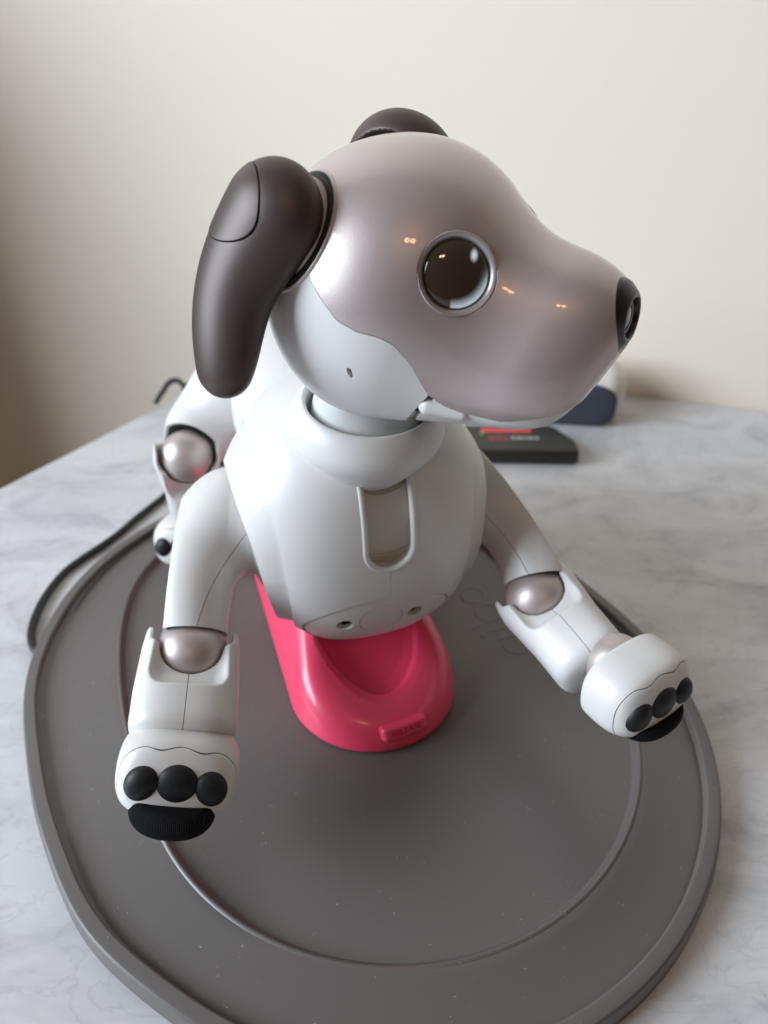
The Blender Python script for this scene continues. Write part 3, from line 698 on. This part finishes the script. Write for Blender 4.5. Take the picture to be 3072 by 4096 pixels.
def paw(o,fwd,upv,parent,W=22,sole=True,h=.9,s=1.0,back=15,sp=1.0):
    fr=Fr(o,fwd,upv)
    def f(p):
        q=fr.loc(p)/s; x,y,z=q[...,0],q[...,1],q[...,2]
        d=sell(q,(0,0,0),(19,W,16.5),2.7)
        d=smax(d,x+.22*z-15.0-2.0*(1-(y/W)**2),4)          # blunt toe face
        d=smax(d,-z-12.5,3)
        d=smax(d,-x-back,3 if back<12 else 6)
        return d*s
    g=surf(f,fr.o-32*s,fr.o+32*s,h)
    def line(V):
        q=fr.loc(V)/s; y=q[:,1]; wv=-.6*np.cos(y*.42)*np.exp(-(y/16)**4)
        return q[:,0]-(12.6+wv*1.0-.007*y**2)-.35*(q[:,2]-12)*(q[:,2]<12)*-.0
    A=clip(g,lambda V:-line(V)-.19); B=clip(g,lambda V:line(V)-.19)
    r=part('paw',rim(A,1.4,rnd=.2),'white',parent); part('toe_cover',rim(offs(B,-.05),1.4,rnd=.25),'white',parent)
    mm=lambda y,z,ry,rz,tw=0:None
    xs=lambda y,z:16.6-.22*z-1.6*(y/W)**2
    for y,z,ry,rz,tw in ((-11.7,.6,6.2,6.9,.5),(0,1.3,8.1,7.7,0),(11.4,.6,6.2,6.9,-.5)):
        x0=xs(y,z)-2.2
        tf=Fr(fr.wor(np.array((x0,y,z))*s),fr.x,fr.z*math.cos(tw)+fr.y*math.sin(tw))
        gt=lathe([(math.cos(a),math.sin(a)) for a in np.linspace(-PI/2,PI/2,28)],Fr((0,0,0),(1,0,0),(0,0,1)),40)
        sc_=np.array([4.3,ry,rz])*s; V=gt.V*sc_; N=nrmr(gt.N/sc_); part('toe_pad',G(tf.wor(V),gt.T,N@tf.R),'black',parent)
    if sole:
        def fs(p):
            q=fr.loc(p)/s; x,y,z=q[...,0],q[...,1],q[...,2]
            d=sell(q,(8.9,0,-10.0+(1-sp)*8),(14.8*sp,15.4,9.2*sp),2.3); d=smax(d,z+4.4+.06*x,1.2); return d*s
        part('sole_pad',surf(fs,fr.o-30*s,fr.o+30*s,.8),'fabric',parent)
    return fr
DL=nrm((math.cos(YAW),math.sin(YAW),0)); DB_=-np.array([math.sin(YAW),-math.cos(YAW),0])
def pt(u,v,t): return dep(u*KPX,v*KPX,t)
def build_legs():
    # dog's right front leg (nearest, on the left of the view)
    S=pt(505,1118,329); E=pt(413,1411,302); Mm=pt(426,1215,316); Wp=pt(392,1600,281)
    lat=nrm(np.array([-.97,-.10,.22]))
    def seamR(V):
        u,v,_=proj(V); xs=ipo(v/KPX,[1050,1120,1160,1215,1280,1345],[600,535,490,450,435,430]); return (xs-u/KPX)*.18
    r=upper(S,Mm,E,(19.5,17.0,13.2),lat,DF.wor((3,-30,0)),11.4,seam=seamSide(S,E,-1),root=27)
    fore(E,Wp,toC(E),(18.6,19.6,19.4),r)
    paw(pt(387,1660,277),nrm((.19,-.86,.42)),(.24,.3,1),r,s=.975)
    # dog's left front leg (right of the view)
    S=pt(1026,1034,354); E=pt(1163,1292,333); Mm=pt(1133,1138,345); Wp=pt(1290,1446,306)
    r=upper(S,Mm,E,(22.5,18.5,13.2),nrm((.80,.28,.50)),DF.wor((4,30,0)),14.2,seam=seamSide(S,E,1),bul=9,root=27)
    fore(E,Wp,nrm(toC(E)+np.array([.12,0,.1])),(18.2,16.2,15.4),r,wr=.1)
    ball(pt(1331,1434,299),12.0,r,'wrist_joint')
    pf=nrm((.50,-.78,.04)); paw(pt(1365,1474,290),pf,np.cross(pf,nrm((.78,.60,.03))),r,s=.93,back=8.5,sp=.82)
    # hind legs
    Hh=DF.wor((-98,-30,14)); K=pt(404,985,385); A=pt(415,1095,418)
    r=upper(Hh,pt(440,925,398),K,(24,19,12.6),nrm((-.95,-.2,.3)),DF.wor((-95,-5,10)),11.5,'hind_leg')
    fore(K,A,toC(K),(16.5,13,11),r,R=13)
    paw(pt(414,1164,436),nrm((-.15,-.93,.15)),(0,.2,1),r,s=.9,h=1.2,sole=False)
    K2=DF.wor((-78,62,-8)); r=upper(DF.wor((-98,30,14)),DF.wor((-92,52,8)),K2,(24,19,12.6),DL,DF.wor((-95,5,10)),11.5,'hind_leg')
    A2=DF.wor((-92,60,-58)); fore(K2,A2,DF.x,(16.5,13,11),r,R=13,h=1.6); paw(DF.wor((-84,60,-70)),DF.x,(0,0,1),r,s=.9,h=1.4,sole=False)
def toC(p): return nrm(C-p)
def seamSide(S,E,s):
    f=arm_frame(S,E,toC(E))
    L=np.linalg.norm(E-S)
    def g(V):
        q=f.loc(V); return q[:,1]-s*np.polyval(PC,np.clip(q[:,0]/L,-.4,1.2))
    PC=np.polyfit([-.35,-.15,0,.15,.3,.5,.75,1,1.2],[-20,-16.4,-13,-8.6,-4.6,-.8,.6,1,1],4)
    return g
# ------------------------------------------------------------------ build the dog
M['reddim']=mat('dull_red_print',(.25,.05,.04),.6); M['ring2']=mat('dark_metal_ring',(.30,.30,.33),.25,.8); M['slot']=mat('warm_grey_slot_plastic',(.60,.57,.52),.5); M['dark']=M['gap']; M['slot2']=mat('brown_grey_slider',(.36,.33,.28),.45)
M['fabric']=mat('black_ribbed_fabric',(.006,.006,.007),.85,spec=.12)
def ribs(m):
    nt=m.node_tree; N=nt.nodes; L=nt.links; b=N['Principled BSDF']; tc=N.new('ShaderNodeTexCoord'); mp=N.new('ShaderNodeMapping'); mp.inputs['Rotation'].default_value=(0,.2,.35)
    wv=N.new('ShaderNodeTexWave'); wv.inputs['Scale'].default_value=620; wv.inputs['Distortion'].default_value=.6; bp=N.new('ShaderNodeBump'); bp.inputs['Strength'].default_value=1; bp.inputs['Distance'].default_value=.0006
    L.new(tc.outputs['Object'],mp.inputs[0]); L.new(mp.outputs[0],wv.inputs['Vector']); L.new(wv.outputs['Fac'],bp.inputs['Height']); L.new(bp.outputs[0],b.inputs['Normal'])
    r=N.new('ShaderNodeValToRGB'); r.color_ramp.elements[0].color=(.004,.004,.005,1); r.color_ramp.elements[1].color=(.016,.016,.019,1); L.new(wv.outputs['Fac'],r.inputs[0]); L.new(r.outputs[0],b.inputs['Base Color'])
ribs(M['fabric'])
def eye_mat(fr):
    # eye screen under glass: dark brown with a lit crescent along the lower edge and a small lit spot
    m=mat('eye_screen',(.036,.023,.016),.03,0,1,.01); nt=m.node_tree; N=nt.nodes; L=nt.links; b=N['Principled BSDF']
    o=(fr.o)*S; r=9.72*S
    # horizontal and vertical axes of the eye as seen from outside
    ex=-fr.y if (-fr.y)@np.array([1,0,0])>0 else fr.y; ez=fr.z
    geo=N.new('ShaderNodeNewGeometry'); sb=N.new('ShaderNodeVectorMath'); sb.operation='SUBTRACT'; sb.inputs[1].default_value=tuple(o); L.new(geo.outputs['Position'],sb.inputs[0])
    def dot(a):
        d=N.new('ShaderNodeVectorMath'); d.operation='DOT_PRODUCT'; d.inputs[1].default_value=tuple(a/r); L.new(sb.outputs[0],d.inputs[0]); return d.outputs['Value']
    def ma(op,a,b_=None):
        x=N.new('ShaderNodeMath'); x.operation=op
        for i,v in enumerate((a,b_)):
            if v is None: continue
            if isinstance(v,(int,float)): x.inputs[i].default_value=v
            else: L.new(v,x.inputs[i])
        return x.outputs[0]
    def ss(v,a,b_):
        q=N.new('ShaderNodeMapRange'); q.interpolation_type='SMOOTHSTEP'; q.inputs[1].default_value=a; q.inputs[2].default_value=b_; L.new(v,q.inputs[0]); return q.outputs[0]
    X=dot(ex); Z=dot(ez)
    def dist(cx,cz,sx=1,sz=1,sh=0):
        a=ma('DIVIDE',ma('ADD',ma('SUBTRACT',X,cx),ma('MULTIPLY',Z,sh)),sx); c=ma('DIVIDE',ma('SUBTRACT',Z,cz),sz); return ma('SQRT',ma('ADD',ma('MULTIPLY',a,a),ma('MULTIPLY',c,c)))
    cres=ma('MULTIPLY',ss(dist(-.10,.16),.80,1.22),ss(X,-.27,-.18)); cres=ma('MULTIPLY',cres,ss(dist(0,0),.985,.95)); cres=ma('MULTIPLY',cres,ss(Z,.25,-.45))
    spot=ss(dist(.47,.50,.13,.20,-.12),1.25,.2)
    ad=ma('MAXIMUM',cres,spot); b.inputs['Emission Color'].default_value=(.72,.84,.92,1); L.new(ma('MULTIPLY',ad,.68),b.inputs['Emission Strength'])
    return m
HRES=1.15
build_head()
for m_ in (np.ones(3),MIR): build_eye(m_)
build_ear(0); build_ear(1); build_nose(); build_torso(); build_neck(); build_legs()

m_=bpy.data.materials.new('green_status_light'); m_.use_nodes=True; b_=m_.node_tree.nodes['Principled BSDF']; b_.inputs['Base Color'].default_value=(.02,.3,.05,1); b_.inputs['Emission Color'].default_value=(.05,.8,.15,1); b_.inputs['Emission Strength'].default_value=.3; M['led']=m_
# ------------------------------------------------------------------ small things at the back of the table and the cables
def rboxg(fr,b,r,h): return surf(lambda p:rbox(fr.loc(p),(0,0,0),b,r),fr.o-np.linalg.norm(b)-2,fr.o+np.linalg.norm(b)+2,h)
def build_router():
    a=math.radians(-1); o=np.array([92.,493.,6.0]); base=(92,493,0)
    t=thing('network_box','flat black plastic box with red printed bar and green light behind the dog','network box',base)
    fr=Fr(o,(math.cos(a),math.sin(a),0),(0,0,1)); ob=lambda n,g,m,p=None:obj(n,G(g.V-np.array(base,float),g.T,g.N),m,p or t)
    def f(p):
        q=fr.loc(p); x,y,z=q[...,0],q[...,1],q[...,2]
        q2=np.stack([x+0*y,y,z],-1); d=rbox(q2,(0,0,0),(48,20,5.6),3); return smax(d,(x*.86+(y)*.5)-41,6)
    ob('case',surf(f,o-56,o+56,1.4),M['box'])
    def pad(x0,x1,y0,y1,z,m,n):
        V=np.array([fr.wor((x0,y0,z)),fr.wor((x1,y0,z)),fr.wor((x1,y1,z)),fr.wor((x0,y1,z))]); V=np.vstack([V,V-[0,0,.5]]); T=[(0,1,2),(0,2,3)]
        for i in range(4): j=(i+1)%4; T+=[(i,i+4,j+4),(i,j+4,j)]
        c=V.mean(0); g=G(V,np.array(T),None); return ob(n,g,M[m])
    pad(-20,17,7,14,5.75,'red','red_print')
    for i,(x0,x1) in enumerate(((-16,-11),(-10,-6),(-5,-1))): pad(x0,x1,-5,1,5.75,'reddim','print_mark')
    for x0,x1 in ((1,4),(5,9),(10,12),(13,17),(18,21)): pad(x0,x1,-3,1,5.75,'greyprint','print_mark')
    ob('status_light',lathe([(0,.4),(1.1,.4),(1.4,0)],Fr(fr.wor((-20,5,5.7)),(0,0,1),(1,0,0)),20),M['led'])
def build_speaker():
    base=(145,548,0); t=thing('desk_device','rounded warm white device with slate blue front near the wall','desk device',base)
    a=math.radians(-8); fr=Fr(np.array([143.,552.,20.]),(math.cos(a),math.sin(a),0),(0,0,1)); ob=lambda n,g,m,p=None:obj(n,G(g.V-np.array(base,float),g.T,g.N),m,p or t)
    def f(p):
        q=fr.loc(p); d=rbox(q,(0,6,1),(45,24,22),16); return smax(d,-q[...,2]-19.5,2)
    ob('housing',surf(f,fr.o-64,fr.o+64,2.2),M['devwhite'])
    def f2(p):
        q=fr.loc(p); e=sell(q,(0,-17,-3),(38,4.0,18.5),3.2); return smax(e,-q[...,2]-19.0,1.5)
    ob('front_panel',surf(f2,fr.o-60,fr.o+60,1.6),M['slate'])
def build_cables():
    c=[(-70,500,2.2),(-110,480,2.2),(-138,450,2.2),(-150,424,2.2),(-159,405,2.2),(-166,388,2.2),(-173,375,2.2),(-181,362,2.2),(-188,347,2.2),(-191,324,2.2),(-189,303,2.2),(-184,290,2.2),(-176,281,2.2)]
    g=tube(spl(c,90),2.1,12); o=obj('power_cable',g,M['cable'],None,(-150,370,0)); o['label']='black power cable running along the left edge of the grey charging mat'; o['category']='cable'
    def yz(u,v,y): r=ray(u*KPX,v*KPX); return C+r*(y/r[1])
    g=tube(spl([yz(335,872,590),yz(352,845,596),yz(366,826,600),yz(384,822,600),(yz(402,836,596)),yz(418,828,600),yz(445,812,606),yz(480,800,620)],80),2.3,10)
    g2=tube(spl([yz(396,840,594),yz(412,835,594),yz(425,848,590),yz(442,852,588)],40),3.4,10)
    o=obj('looped_cable',g,M['cable'],None,(-160,594,0)); bx_=obj('cable_plug',G(g2.V-np.array([-160,594,0.]),g2.T,g2.N),M['cable'],o); o['label']='black cable looped up beside the wall behind the dog'; o['category']='cable'
build_router(); build_speaker(); build_cables()
# lettering RELEASE pressed on the button and the small triangle in the cradle
def text_mesh(s,size,fr,depth,name,m,parent,base):
    cu=bpy.data.curves.new(name,'FONT'); cu.body=s; cu.size=size; cu.align_x='CENTER'; cu.align_y='CENTER'; cu.extrude=depth; cu.space_character=1.12
    o=bpy.data.objects.new(name,cu); sc.collection.objects.link(o); dg=bpy.context.evaluated_depsgraph_get(); me=bpy.data.meshes.new_from_object(o.evaluated_get(dg)); bpy.data.objects.remove(o)
    n=len(me.vertices); v=np.empty(n*3,np.float32); me.vertices.foreach_get('co',v); v=v.reshape(-1,3)
    w_=fr.wor(np.c_[v[:,2],v[:,0],v[:,1]])            # frame x = out of the face, y = along the text, z = up
    me.vertices.foreach_set('co',((w_-base)*S).astype(np.float32).ravel()); me.materials.clear(); me.materials.append(m); me.update()
    ob=bpy.data.objects.new(name,me); sc.collection.objects.link(ob); ob.parent=parent; return ob
bf=Fr(BTN.o+BTN.x*4.5,BTN.x,BTN.z)
btn_o=[o for o in bpy.data.objects if o.name=='release_button'][0]
M['pinkdark']=mat('pressed_pink_lettering',(.45,.02,.06),.6)
text_mesh('RELEASE',3.6,bf,.14,'lettering',M['pinkdark'],btn_o,np.array([-12,262,8.]))
